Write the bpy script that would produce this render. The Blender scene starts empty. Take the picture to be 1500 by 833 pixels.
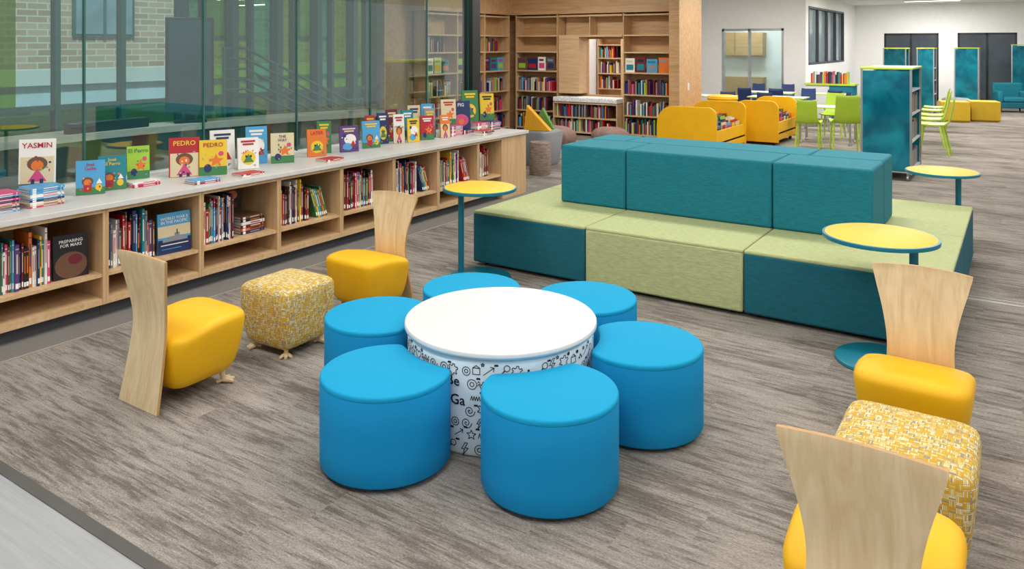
import bpy, bmesh, math, random
from mathutils import Vector, Matrix, Euler
random.seed(7)
scene=bpy.context.scene
COL=scene.collection
try:
    scene.view_settings.view_transform='Standard'
except Exception: pass
pi=math.pi
def C(h):
    h=h.lstrip('#'); o=[]
    for i in (0,2,4):
        c=int(h[i:i+2],16)/255
        o.append(c/12.92 if c<=.04045 else ((c+.055)/1.055)**2.4)
    return (o[0],o[1],o[2],1)
def mul(c,k): return (min(c[0]*k,1),min(c[1]*k,1),min(c[2]*k,1),1)
# ------------------------------------------------------------ materials
def base(name):
    m=bpy.data.materials.new(name); m.use_nodes=True; nt=m.node_tree
    b=nt.nodes['Principled BSDF']; return m,nt,b
def N(nt,t,**k):
    n=nt.nodes.new(t)
    for a,v in k.items():
        if a in n.inputs: n.inputs[a].default_value=v
        else: setattr(n,a,v)
    return n
def noise(nt,vec,scale,detail=3,rough=.5,dist=0):
    n=nt.nodes.new('ShaderNodeTexNoise'); n.inputs['Scale'].default_value=scale
    n.inputs['Detail'].default_value=detail; n.inputs['Roughness'].default_value=rough
    n.inputs['Distortion'].default_value=dist
    if vec is not None: nt.links.new(vec,n.inputs['Vector'])
    return n.outputs['Fac']
def mapping(nt,vec,scale,rot=(0,0,0)):
    n=nt.nodes.new('ShaderNodeMapping'); n.inputs['Scale'].default_value=scale
    n.inputs['Rotation'].default_value=rot
    nt.links.new(vec,n.inputs['Vector']); return n.outputs['Vector']
def ramp(nt,fac,stops,interp='LINEAR'):
    n=nt.nodes.new('ShaderNodeValToRGB'); n.color_ramp.interpolation=interp
    e=n.color_ramp.elements
    e[0].position,e[0].color=stops[0]; e[1].position,e[1].color=stops[1]
    for p,c in stops[2:]:
        x=e.new(p); x.color=c
    nt.links.new(fac,n.inputs['Fac']); return n.outputs['Color']
def mixc(nt,fac,a,b,mode='MIX'):
    n=nt.nodes.new('ShaderNodeMix'); n.data_type='RGBA'; n.blend_type=mode
    for s,v in ((n.inputs[0],fac),(n.inputs[6],a),(n.inputs[7],b)):
        if isinstance(v,(int,float,tuple)): s.default_value=v
        else: nt.links.new(v,s)
    return n.outputs[2]
def math_(nt,op,a,b=0.0):
    n=nt.nodes.new('ShaderNodeMath'); n.operation=op
    for s,v in ((n.inputs[0],a),(n.inputs[1],b)):
        if isinstance(v,(int,float)): s.default_value=v
        else: nt.links.new(v,s)
    return n.outputs[0]
def bump(nt,b,fac,strength=.2,dist=.002):
    n=nt.nodes.new('ShaderNodeBump'); n.inputs['Strength'].default_value=strength
    n.inputs['Distance'].default_value=dist
    nt.links.new(fac,n.inputs['Height']); nt.links.new(n.outputs['Normal'],b.inputs['Normal'])
def objco(nt):
    n=nt.nodes.new('ShaderNodeTexCoord'); return n.outputs['Object']
def mat(name,col,rough=.6,metal=0,var=.08,scale=8,stretch=(1,1,1),bmp=0,bscale=300,bdist=.001,sheen=0,coat=0,spec=.5):
    m,nt,b=base(name)
    if isinstance(col,str): col=C(col)
    v=mapping(nt,objco(nt),stretch)
    f=noise(nt,v,scale)
    c=ramp(nt,f,[(.3,mul(col,1-var)),(.7,mul(col,1+var))])
    nt.links.new(c,b.inputs['Base Color'])
    b.inputs['Roughness'].default_value=rough; b.inputs['Metallic'].default_value=metal
    b.inputs['Specular IOR Level'].default_value=spec
    if sheen: b.inputs['Sheen Weight'].default_value=sheen
    if coat: b.inputs['Coat Weight'].default_value=coat
    if bmp: bump(nt,b,noise(nt,v,bscale,2),bmp,bdist)
    return m
def wood(name,c1,c2,axis=2,rough=.45,s=1.0,contrast=1):
    m,nt,b=base(name)
    st=[9*s,9*s,9*s]; st[axis]=.7*s
    v=mapping(nt,objco(nt),tuple(st))
    f1=noise(nt,v,1.6,4,.55,1.2)
    st2=[70,70,70]; st2[axis]=2.5
    f2=noise(nt,mapping(nt,objco(nt),tuple(st2)),1,3)
    f=math_(nt,'ADD',math_(nt,'MULTIPLY',f1,.75),math_(nt,'MULTIPLY',f2,.25))
    c=ramp(nt,f,[(.36,C(c2)),(.62,C(c1))])
    nt.links.new(c,b.inputs['Base Color']); b.inputs['Roughness'].default_value=rough
    return m
def emis(name,col,st):
    m,nt,b=base(name); b.inputs['Base Color'].default_value=C(col)
    b.inputs['Emission Color'].default_value=C(col); b.inputs['Emission Strength'].default_value=st
    return m
def glassm(name,tint,refl=.12,rough=.0):
    m=bpy.data.materials.new(name); m.use_nodes=True; nt=m.node_tree
    for n in list(nt.nodes):
        if n.type!='OUTPUT_MATERIAL': nt.nodes.remove(n)
    out=[n for n in nt.nodes if n.type=='OUTPUT_MATERIAL'][0]
    t=N(nt,'ShaderNodeBsdfTransparent'); t.inputs[0].default_value=C(tint)
    g=N(nt,'ShaderNodeBsdfGlossy'); g.inputs['Roughness'].default_value=rough
    g.inputs['Color'].default_value=(.9,.95,.95,1)
    lw=N(nt,'ShaderNodeLayerWeight'); lw.inputs['Blend'].default_value=.35
    f=math_(nt,'ADD',math_(nt,'MULTIPLY',lw.outputs['Facing'],refl),refl*.4)
    mx=N(nt,'ShaderNodeMixShader'); nt.links.new(f,mx.inputs[0])
    nt.links.new(t.outputs[0],mx.inputs[1]); nt.links.new(g.outputs[0],mx.inputs[2])
    nt.links.new(mx.outputs[0],out.inputs['Surface']); return m
def acrylic(name,c1,c2,tr=.3):
    m,nt,b=base(name); b.inputs['Roughness'].default_value=.12
    f=noise(nt,mapping(nt,objco(nt),(1,1,1)),2.6,2,.5,.5)
    c=ramp(nt,f,[(.34,C(c1)),(.68,C(c2))]); nt.links.new(c,b.inputs['Base Color'])
    out=[n for n in nt.nodes if n.type=='OUTPUT_MATERIAL'][0]
    t=N(nt,'ShaderNodeBsdfTransparent'); t.inputs[0].default_value=C('#6fcbd8')
    mx=N(nt,'ShaderNodeMixShader'); mx.inputs[0].default_value=tr
    nt.links.new(b.outputs[0],mx.inputs[1]); nt.links.new(t.outputs[0],mx.inputs[2]); nt.links.new(mx.outputs[0],out.inputs['Surface'])
    return m

def carpet():
    m,nt,b=base('carpet_pile')
    geo=N(nt,'ShaderNodeNewGeometry'); sep=N(nt,'ShaderNodeSeparateXYZ')
    nt.links.new(geo.outputs['Position'],sep.inputs[0])
    x,y=sep.outputs[0],sep.outputs[1]
    row=math_(nt,'FLOOR',math_(nt,'MULTIPLY',y,120.0))
    wn=N(nt,'ShaderNodeTexWhiteNoise'); wn.noise_dimensions='1D'; nt.links.new(row,wn.inputs['W'])
    prow=math_(nt,'FLOOR',math_(nt,'MULTIPLY',y,4.0))
    pw=N(nt,'ShaderNodeTexWhiteNoise'); pw.noise_dimensions='1D'; nt.links.new(prow,pw.inputs['W'])
    pcol=math_(nt,'FLOOR',math_(nt,'ADD',x,math_(nt,'MULTIPLY',pw.outputs['Value'],1.0)))
    pid=math_(nt,'ADD',math_(nt,'MULTIPLY',prow,17.3),math_(nt,'MULTIPLY',pcol,5.71))
    pv=N(nt,'ShaderNodeTexWhiteNoise'); pv.noise_dimensions='1D'; nt.links.new(pid,pv.inputs['W'])
    cx=math_(nt,'ADD',math_(nt,'MULTIPLY',x,3.2),math_(nt,'MULTIPLY',wn.outputs['Value'],.7))
    cy=math_(nt,'MULTIPLY',math_(nt,'MULTIPLY',row,1/120.0),20.0)
    cmb=N(nt,'ShaderNodeCombineXYZ'); nt.links.new(cx,cmb.inputs[0]); nt.links.new(cy,cmb.inputs[1]); nt.links.new(math_(nt,'MULTIPLY',pv.outputs['Value'],5.0),cmb.inputs[2])
    f=noise(nt,cmb.outputs[0],1.3,4,.65)
    big=noise(nt,mapping(nt,geo.outputs['Position'],(.9,2.2,1)),1.0,3)
    f=math_(nt,'ADD',math_(nt,'MULTIPLY',f,.62),math_(nt,'MULTIPLY',big,.38))
    f=math_(nt,'ADD',f,math_(nt,'MULTIPLY',math_(nt,'SUBTRACT',pv.outputs['Value'],.5),.03))
    c=ramp(nt,f,[(.40,C('#6f675f')),(.45,C('#7e766e')),(.50,C('#928a81')),(.55,C('#9b938a')),(.62,C('#a69e95'))])
    fine=noise(nt,mapping(nt,geo.outputs['Position'],(75,210,1)),1.0,2,.7)
    c2=mixc(nt,1.0,c,ramp(nt,fine,[(.33,(.64,.64,.64,1)),(.68,(1.22,1.22,1.22,1))]),'MULTIPLY')
    nt.links.new(c2,b.inputs['Base Color']); b.inputs['Roughness'].default_value=.95
    b.inputs['Specular IOR Level'].default_value=.15
    bump(nt,b,fine,.5,.004)
    return m
def weave():
    m,nt,b=base('woven_fabric')
    uv=N(nt,'ShaderNodeTexCoord').outputs['UV']
    T=.022
    def br(rot,w,h):
        v=mapping(nt,uv,(1,1,1),(0,0,rot))
        n=N(nt,'ShaderNodeTexBrick'); nt.links.new(v,n.inputs['Vector'])
        n.inputs['Color1'].default_value=(0,0,0,1); n.inputs['Color2'].default_value=(1,1,1,1)
        n.inputs['Mortar'].default_value=(.5,.5,.5,1)
        n.inputs['Scale'].default_value=1; n.inputs['Mortar Size'].default_value=.0008
        n.inputs['Brick Width'].default_value=w; n.inputs['Row Height'].default_value=h
        n.inputs['Mortar Smooth'].default_value=.4; n.offset=0
        c=ramp(nt,n.outputs['Color'],[(0,C('#d6c688')),(.16,C('#dcae28')),(.44,C('#8b8d92')),(.54,C('#e0d2a4')),(.64,C('#cf9f24')),(.86,C('#e9e1c6'))],'CONSTANT')
        return mixc(nt,n.outputs['Fac'],c,C('#a88f45')),n.outputs['Fac']
    a,fa=br(0,T,T/4); d,fd=br(pi/2,T,T/4)
    ck=N(nt,'ShaderNodeTexChecker'); ck.inputs['Scale'].default_value=1/T
    nt.links.new(uv,ck.inputs['Vector'])
    msk=ck.outputs['Fac']
    c=mixc(nt,msk,a,d); nt.links.new(c,b.inputs['Base Color'])
    b.inputs['Roughness'].default_value=.85
    bump(nt,b,math_(nt,'SUBTRACT',1.0,mixc(nt,msk,fa,fd)),.35,.002)
    return m
def brick():
    m,nt,b=base('brick_masonry')
    g=N(nt,'ShaderNodeNewGeometry')
    sp=N(nt,'ShaderNodeSeparateXYZ'); nt.links.new(g.outputs['Position'],sp.inputs[0])
    cb=N(nt,'ShaderNodeCombineXYZ'); nt.links.new(sp.outputs[1],cb.inputs[0]); nt.links.new(sp.outputs[2],cb.inputs[1])
    n=N(nt,'ShaderNodeTexBrick'); nt.links.new(cb.outputs[0],n.inputs['Vector'])
    n.inputs['Color1'].default_value=C('#d2ae92'); n.inputs['Color2'].default_value=C('#ac8b73')
    n.inputs['Mortar'].default_value=C('#d9d0c4'); n.inputs['Scale'].default_value=1
    n.inputs['Brick Width'].default_value=.5; n.inputs['Row Height'].default_value=.17; n.inputs['Mortar Size'].default_value=.018
    nt.links.new(n.outputs['Color'],b.inputs['Base Color']); b.inputs['Roughness'].default_value=.9
    return m
def vinyl():
    m,nt,b=base('vinyl_floor')
    g=N(nt,'ShaderNodeNewGeometry')
    f=noise(nt,mapping(nt,g.outputs['Position'],(2,45,1)),1.0,4,.6)
    c=ramp(nt,f,[(.3,C('#999a9c')),(.7,C('#a8a8aa'))])
    nt.links.new(c,b.inputs['Base Color']); b.inputs['Roughness'].default_value=.5
    return m

M_carpet=carpet(); M_weave=weave(); M_brick=brick(); M_vinyl=vinyl()
M_wall=mat('painted_wall','#ecebe9',.8,var=.02)
M_ceil=mat('ceiling_paint','#f0f0ee',.9,var=.02)
M_wood=wood('maple_veneer','#d6b68c','#c49e72',0)
M_woodv=wood('maple_veneer_upright','#d2b085','#bf986a',2)
M_woodh=wood('oak_header','#cda678','#b78d5e',0)
M_ply=wood('plywood_board','#e6cfa6','#d3b78a',2,.4,1.0)
M_plyedge=mat('plywood_edge','#bf9460',.6,var=.25,scale=60,stretch=(1,30,1))
M_counter=mat('countertop_laminate','#cfccc8',.35,var=.02)
M_toe=mat('toe_kick_rubber','#4a4a50',.7)
M_border=mat('border_carpet','#77746f',.9,var=.08,scale=60)
M_teal=mat('teal_fabric','#0a7484',.85,var=.22,scale=1,stretch=(22,200,260),bmp=.25,bscale=2)
M_teal2=mat('teal_fabric_deep','#075d6b',.85,var=.2,scale=1,stretch=(22,200,260),bmp=.25,bscale=2)
M_lime=mat('lime_fabric','#b1b884',.85,var=.2,scale=1,stretch=(22,200,260),bmp=.25,bscale=2)
M_blue=mat('blue_upholstery','#0a96c2',.8,var=.05,scale=300,bmp=.12,bscale=500,spec=.25)
M_blueshaded=mat('blue_upholstery_shaded','#0b8cc4',.8,var=.05,scale=300,bmp=.12,bscale=500,spec=.25)  # same stool fabric; how light falls on the sides is put into the colour
M_yel=mat('yellow_vinyl','#eeb30e',.5,var=.04,scale=6,bmp=.06,bscale=400,spec=.35)
M_yeltop=mat('yellow_laminate','#e9bd35',.5,var=.03,spec=.3)
M_tealp=mat('teal_powder_coat','#0d7488',.35,var=.03)
M_white=mat('white_laminate','#dadada',.3,var=.01)
M_pale=mat('pale_blue_edge','#a9cbdc',.5,var=.03)
M_print=mat('doodle_cloth','#e0f0f6',.6,var=.07,scale=7)
M_ink=mat('black_ink','#17181f',.6,var=0)
M_metal=mat('brushed_steel','#b9bcc0',.3,.9,var=.05)
M_black=mat('black_frame','#17191c',.35,var=.1)
M_dark=mat('dark_interior','#2b2f33',.7)
M_limep=mat('lime_plastic','#b2d13a',.4,var=.03)
M_navy=mat('navy_plastic','#1d3566',.4,var=.05)
M_grey=mat('grey_fabric','#8b8e93',.8,var=.06)
M_glass=glassm('clear_glass','#ecf6f2',.25)
M_greenglass=glassm('green_glass','#a9c64e',.12)
M_tealtint=glassm('teal_tinted_glass','#7fc2a6',.12)
M_lowgreen=glassm('olive_glass','#7c9a5a',.2)
M_clear2=glassm('window_glass','#e2f0f0',.08)
M_tealglass=acrylic('teal_acrylic','#0b667e','#23a0b4',.35)
M_mull=mat('green_mullion','#2a655c',.5)
M_spand=mat('green_spandrel','#4c6a3c',.5,var=.2,scale=2)
M_page=mat('paper_pages','#f1ead9',.8,var=.04)
M_lbl=mat('spine_label','#f6f6f2',.6,var=0)
M_bark=mat('bark_print','#8d7a6e',.85,var=.35,scale=12,stretch=(1,1,4))
M_boulder=mat('boulder_fabric','#8c6f66',.85,var=.15,scale=9)
M_orange=mat('orange_yellow_vinyl','#eaa818',.5,var=.05)
M_olive=mat('olive_yellow_vinyl','#d3ac1e',.5,var=.05)
M_asph=mat('outdoor_ground','#777b70',.9,var=.3,scale=.6)
M_pwall=mat('pale_siding','#c3d6e2',.7,var=.04)
M_strip=mat('transition_strip','#55524f',.6)
M_strip2=mat('metal_threshold','#a5a19a',.5,.2)
M_doordark=mat('dark_door_glass','#454d54',.15,var=.2,scale=2)
M_bwin=mat('building_window_glass','#8aa0ac',.15,var=.3,scale=1)
BCOL={'red':'#b3202c','navy':'#20305e','white':'#e9e6df','black':'#1c1b1f','green':'#3d7d4a','teal':'#1d7f8a','orange':'#e0752a','yellow':'#e6c02f','purple':'#5b3b78','maroon':'#6b1f2a','sky_blue':'#4c9fd0','cream':'#d9c9a2','pink':'#d1477a','grey':'#8c8f96','lime':'#9cc43c','brown':'#6a4b38'}
BM={k:mat('book_cover_'+k,v,.45,var=.06,scale=3) for k,v in BCOL.items()}
# ------------------------------------------------------------ mesh builder
class MB:
    def __init__(s): s.v=[];s.f=[];s.m=[];s.s=[]
    def add(s,vs,fs,mi=0,sm=False,M=None):
        o=len(s.v)
        for p in vs:
            p=Vector(p)
            s.v.append(tuple(M@p) if M is not None else tuple(p))
        for f in fs:
            s.f.append([o+i for i in f]); s.m.append(mi); s.s.append(sm)
        return s
    def box(s,x0,x1,y0,y1,z0,z1,mi=0,M=None,top=None):
        v=[(x0,y0,z0),(x1,y0,z0),(x1,y1,z0),(x0,y1,z0),(x0,y0,z1),(x1,y0,z1),(x1,y1,z1),(x0,y1,z1)]
        f=[(3,2,1,0),(4,5,6,7),(0,1,5,4),(1,2,6,5),(2,3,7,6),(3,0,4,7)]
        s.add(v,f,mi,False,M)
        if top is not None: s.m[-5]=top
        return s
    def loft(s,rings,mi=0,sm=True,c0=True,c1=True,M=None):
        n=len(rings[0]); vs=[p for r in rings for p in r]; fs=[]
        for k in range(len(rings)-1):
            for i in range(n):
                j=(i+1)%n
                fs.append((k*n+i,k*n+j,(k+1)*n+j,(k+1)*n+i))
        if c0: fs.append(tuple(reversed(range(n))))
        if c1: fs.append(tuple(range((len(rings)-1)*n,len(rings)*n)))
        return s.add(vs,fs,mi,sm,M)
    def lathe(s,prof,seg=48,mi=0,M=None,sm=True,cx=0,cy=0):
        rings=[[(cx+r*math.cos(2*pi*i/seg),cy+r*math.sin(2*pi*i/seg),z) for i in range(seg)] for r,z in prof]
        return s.loft(rings,mi,sm,True,True,M)
    def prism(s,poly,z0,z1,mi=0,M=None):
        return s.loft([[(x,y,z0) for x,y in poly],[(x,y,z1) for x,y in poly]],mi,False,True,True,M)
    def tube(s,path,r,seg=10,mi=0,M=None,rs=None):
        path=[Vector(p) for p in path]; rings=[]
        for k,p in enumerate(path):
            t=(path[min(k+1,len(path)-1)]-path[max(k-1,0)]).normalized()
            up=Vector((0,0,1)) if abs(t.z)<.9 else Vector((1,0,0))
            a=t.cross(up).normalized(); b=a.cross(t).normalized()*-1
            rr=rs[k] if rs else r
            rings.append([tuple(p+(a*math.cos(2*pi*i/seg)+b*math.sin(2*pi*i/seg))*rr) for i in range(seg)])
        return s.loft(rings,mi,True,True,True,M)
    def text(s,body,size,M,mi=0,maxw=None):
        vs,fs=textmesh(body)
        if not vs: return s
        xs=[v[0] for v in vs]; w=max(xs)-min(xs); k=size
        if maxw and w*k>maxw: k=maxw/w
        return s.add([(v[0]*k,v[1]*k,0) for v in vs],fs,mi,False,M)
    def obj(s,name,mats,parent=None,loc=(0,0,0),rot=(0,0,0),bevel=0,seg=3,ang=35,sub=0):
        me=bpy.data.meshes.new(name); me.from_pydata(s.v,[],s.f)
        for m in (mats if isinstance(mats,(list,tuple)) else [mats]): me.materials.append(m)
        for p,mi,sm in zip(me.polygons,s.m,s.s): p.material_index=mi; p.use_smooth=sm or bevel>0
        me.update()
        try: me.set_sharp_from_angle(angle=math.radians(ang))
        except Exception: pass
        o=bpy.data.objects.new(name,me); COL.objects.link(o)
        o.location=loc; o.rotation_euler=rot
        if parent is not None: o.parent=parent
        if bevel:
            b=o.modifiers.new('bevel','BEVEL'); b.width=bevel; b.segments=seg; b.limit_method='ANGLE'; b.angle_limit=math.radians(40)
            if hasattr(b,'harden_normals'): b.harden_normals=False
        return o
_tc={}
def textmesh(body):
    if body in _tc: return _tc[body]
    cu=bpy.data.curves.new('t','FONT'); cu.body=body; cu.size=1; cu.align_x='CENTER'; cu.resolution_u=2
    cu.offset=.012
    o=bpy.data.objects.new('t',cu); COL.objects.link(o)
    dg=bpy.context.evaluated_depsgraph_get(); dg.update()
    me=bpy.data.meshes.new_from_object(o.evaluated_get(dg))
    vs=[tuple(v.co) for v in me.vertices]; fs=[tuple(p.vertices) for p in me.polygons]
    bpy.data.objects.remove(o); bpy.data.curves.remove(cu); bpy.data.meshes.remove(me)
    _tc[body]=(vs,fs); return _tc[body]
def meta(o,label,cat,group=None,kind=None):
    o['label']=label; o['category']=cat
    if group: o['group']=group
    if kind: o['kind']=kind
    return o
def empty(name,loc,rz=0,label='',cat='',group=None):
    o=bpy.data.objects.new(name,None); o.empty_display_size=.1; COL.objects.link(o)
    o.location=loc; o.rotation_euler=(0,0,rz); meta(o,label,cat,group); return o
def struct(name,x0,x1,y0,y1,z0,z1,m):
    o=MB().box(x0,x1,y0,y1,z0,z1).obj(name,m); o['kind']='structure'; return o
# ------------------------------------------------------------ room shell
struct('floor',-10.8,6,1.735,31.2,-.1,0,M_carpet)
struct('floor_vinyl',-10.8,6,-2.0,1.68,-.1,0,M_vinyl)
struct('trim_1',-5.6,6,1.68,1.735,-.1,.004,M_strip)
struct('trim_2',-5.3,6,7.03,7.07,-.01,.003,M_strip2)
struct('trim_3',-5.3,6,7.12,7.14,-.01,.003,M_strip2)
struct('trim_4',-5.68,-5.36,1.74,9.6,-.01,.003,M_border)
struct('trim_5',-5.36,-5.34,1.74,9.6,-.01,.005,M_strip2)
struct('ceiling',-10.8,6,-2.0,31.2,3.45,3.55,M_ceil)
Yb=31.0
for i,(a,b_,z0) in enumerate([(-5.4,-4.22,0),(-4.22,-2.47,2.4),(-2.47,-1.89,0),(-1.89,-.15,2.4),(-.15,6,0)]):
    struct('wall_back' if i==0 else 'wall_back.%03d'%i,a,b_,Yb,Yb+.15,z0,3.45,M_wall)
def door(name,a,b_):
    mb=MB(); t=.06
    for x in (a,(a+b_)/2-.03,b_-t): mb.box(x,x+t,Yb+.03,Yb+.1,0,2.4)
    mb.box(a,b_,Yb+.03,Yb+.1,2.34,2.4); mb.box(a,b_,Yb+.03,Yb+.1,0,.12)
    mb.box(a+t,b_-t,Yb+.055,Yb+.075,.12,2.34,1)
    o=mb.obj(name,[M_black,M_doordark]); o['kind']='structure'
door('door_1',-4.22,-2.47); door('door_2',-1.89,-.15)
ysd=23.252
struct('wall_side',-5.4,-5.2,ysd,31,0,1.4,M_wall); struct('wall_side.001',-5.4,-5.2,ysd,31,3.12,3.45,M_wall)
struct('wall_side.002',-5.4,-5.2,28.8,31,1.4,3.12,M_wall); struct('wall_side.003',-5.4,-5.2,ysd,23.5,1.4,3.12,M_wall)
mb=MB()
for k in range(5):
    y=23.5+k*(5.3/4)-.04*(k>0); mb.box(-5.36,-5.19,y,y+.07,1.4,3.12)
mb.box(-5.36,-5.19,23.5,28.8,1.4,1.46); mb.box(-5.36,-5.19,23.5,28.8,3.06,3.12)
mb.box(-5.3,-5.28,23.55,28.8,1.45,3.08,1)
o=mb.obj('window_20',[mat('charcoal_frame','#4a4f55',.5),mat('interior_window_glass','#84939a',.12,var=.25,scale=1)]); o['kind']='structure'
struct('wall_partition',-9.5,-7.62,23.1,23.25,0,3.45,M_wall)
struct('wall_partition.001',-7.62,-5.8,23.1,23.25,2.47,3.45,M_wall)
struct('wall_partition.002',-5.8,-5.19,23.1,23.25,0,3.45,M_wall)
mb=MB()
for x in (-7.62,-6.83,-5.86): mb.box(x,x+.06,23.08,23.2,0,2.47)
mb.box(-7.62,-5.8,23.08,23.2,2.4,2.47); mb.box(-7.56,-5.86,23.13,23.145,0,2.4,1)
o=mb.obj('door_3',[M_metal,M_clear2]); o['kind']='structure'
struct('wall_office',-9.5,-5.4,26.4,26.5,0,3.45,M_wall)
struct('wall_office.001',-9.5,-9.4,16,26.4,0,3.45,M_wall)
mb=MB().box(-8.6,-7.2,26.0,26.395,1.6,2.4).box(-8.6,-7.2,25.9,26.395,0.005,.9)
for x in (-8.6,-8.13,-7.66): mb.box(x+.02,x+.45,25.975,26.0,1.63,2.37)
meta(mb.obj('wall_cabinet',M_woodh),'wooden kitchen cabinets against a white office wall','cabinet')
struct('wall_nook',-10.5,-8.27,15.6,15.7,0,3.45,M_woodh)
struct('wall_nook.001',-8.27,-7.2,15.6,15.7,0,.86,M_woodh)
struct('wall_nook.002',-8.27,-7.2,15.6,15.7,2.12,3.45,M_woodh)
struct('wall_nook.003',-7.2,-6.02,15.6,15.7,0,3.45,M_woodh)
struct('wall_header',-10.06,-6.02,15.2,15.6,2.69,3.45,M_woodh)
struct('wall_header.001',-10.5,-10.06,12.0,15.6,2.69,3.45,M_woodh)
struct('wall_end',-6.02,-5.8,14.9,16.2,0,3.45,M_woodh)
struct('wall_nook.004',-10.6,-10.5,11.3,15.7,0,3.45,M_woodh)
mb=MB().box(-5.799,-5.79,15.35,15.45,1.05,1.2); meta(mb.obj('light_switch',M_white),'small white wall switch on the wooden end panel','switch')
ys=[-1.0,1.1,2.25,3.38,4.5,5.63,6.75,7.8,8.7]
for i in range(len(ys)-1):
    o=MB().box(-6.507,-6.493,ys[i]+.008,ys[i+1]-.008,.86,3.45).obj('window_%d'%(i+1),M_glass); o['kind']='structure'
    o=MB().box(-6.512,-6.488,ys[i+1]-.008,ys[i+1]+.008,.86,3.45).obj('trim_%d'%(10+i),M_mull); o['kind']='structure'
struct('wall_sill',-6.56,-6.45,-1.0,8.85,0,.86,M_wall)
struct('trim_30',-6.6,-6.42,8.7,8.88,.0,3.45,M_black)
# exterior window wall with green fins
Xw=-10.8
mb=MB(); y=3.4
while y<11.4:
    if y<7: mb.box(Xw-.05,Xw+.08,y,y+.07,.75,3.45)
    else:
        mb.box(Xw-.05,Xw+.16,y,y+.12,.75,3.45)
        mb.box(Xw-.05,Xw+.08,y+.42,y+.48,.75,3.45)
    y+=.9
mb.box(Xw-.04,Xw+.06,3.4,11.4,1.12,1.19); mb.box(Xw-.04,Xw+.06,3.4,11.4,3.3,3.45); mb.box(Xw-.04,Xw+.06,3.4,11.4,.7,.8)
o=mb.obj('window_30',M_mull); o['kind']='structure'
panes=[(3.4,4.75,M_greenglass),(4.75,7.0,M_clear2),(7.0,7.42,M_tealtint),(7.42,8.32,M_greenglass),(8.32,8.8,M_tealtint),(8.8,9.7,M_greenglass),(9.7,10.2,M_tealtint),(10.2,11.4,M_greenglass)]
for i,(a,b_,m) in enumerate(panes):
    o=MB().box(Xw-.01,Xw,a,b_,1.15,3.4).obj('window_%d'%(31+i),m); o['kind']='structure'
o=MB().box(Xw-.01,Xw,3.4,11.4,.78,1.15).obj('window_50',M_lowgreen); o['kind']='structure'
struct('wall_exterior',Xw-.15,Xw+.05,-2,11.4,0,.75,M_spand)
struct('wall_exterior.001',Xw-.15,Xw+.05,-2,3.4,.75,3.45,M_wall)
struct('wall_reflection',Xw-.15,Xw+.2,11.4,12,0,3.45,mat('reflection_grey','#a3a0ac',.7))  # grey slab added in place of a reflection in the glass
# outdoors
meta(MB().box(-40,-10.96,-15,40,-.12,-.03).obj('outdoor_ground',M_asph),'grey pavement outside the building','ground',kind='stuff')
b=empty('brick_building',(-21,12,0),0,'tan brick school building with tall framed windows','building')
MB().box(-1,0,-14,18,-.02,9).obj('facade',M_brick,b)
for y in (-9,-5.2,-1.4,2.4,6.2,10):
    for z in (2.2,5.2):
        mb=MB().box(.0,.06,y,y+1.7,z,z+2.2).box(.05,.08,y+.08,y+1.62,z+.08,z+2.12,1)
        mb.box(.06,.1,y+.8,y+.88,z,z+2.2)
        mb.obj('window_pane',[M_mull,M_bwin],b)
w=MB().box(-16.2,-16,2,24,-.02,1.2).box(-16.35,-15.9,2,24,1.2,1.5,1).obj('garden_wall',[M_pwall,M_white]); meta(w,'low pale blue siding wall with white cap outdoors','wall')
h=empty('stair_railing',(-10.2,9.0,0),0,'dark green metal stair railing by the windows','railing')
for dz in (0,.16,.32,.48,.64):
    MB().tube([(0,-1.6,1.3+dz),(0,-1.2,1.3+dz),(0,1.0,.35+dz),(0,1.4,.35+dz)],.02).obj('rail',M_mull,h)
for yy,z1 in ((-1.6,1.94),(-.6,1.68),(.3,1.29),(1.36,.99)):
    MB().box(-.02,.02,yy,yy+.04,0,z1).obj('post',M_mull,h)
arc=[]
for i in range(33):
    t=-1+2*i/32; yy=5.2+t*4.0; xx=-9.1+.9*(t*t)
    arc.append((xx,yy))
def strip(arc,off,z0,z1,mi,mb):
    o2=[(x-off,y) for x,y in arc]
    mb.prism([p for p in arc]+list(reversed(o2)),z0,z1,mi)
mb=MB(); strip(arc,.55,.88,.96,0,mb)
a2=[(x-.08,y) for x,y in arc]; strip(a2,.3,0.002,.88,1,mb)
meta(mb.obj('curved_ledge',[M_counter,mat('ledge_panel','#47544f',.6)]),'curved pale ledge over a dark panelled base behind glass','ledge')
t=empty('display_monitor',(-9.28,6.22,.961),math.radians(62),'large black framed display screen on the curved ledge','monitor')
MB().box(-.30,.30,-.03,.03,.14,1.4).obj('housing',M_black,t,bevel=.008)
MB().box(-.26,.26,-.034,-.03,.19,1.36).obj('screen',mat('screen_glass','#27414a',.08,var=.2,scale=2),t)
MB().box(-.06,.06,-.05,.05,.02,.15).box(-.2,.2,-.12,.12,0,.03).obj('stand',M_black,t)
meta(MB().box(-.07,.07,-.5,.5,0,.12).obj('sound_bar',M_black,None,(-9.25,5.1,.961),(0,0,.05),bevel=.01),'long black sound bar lying on the curved ledge','speaker')
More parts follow.
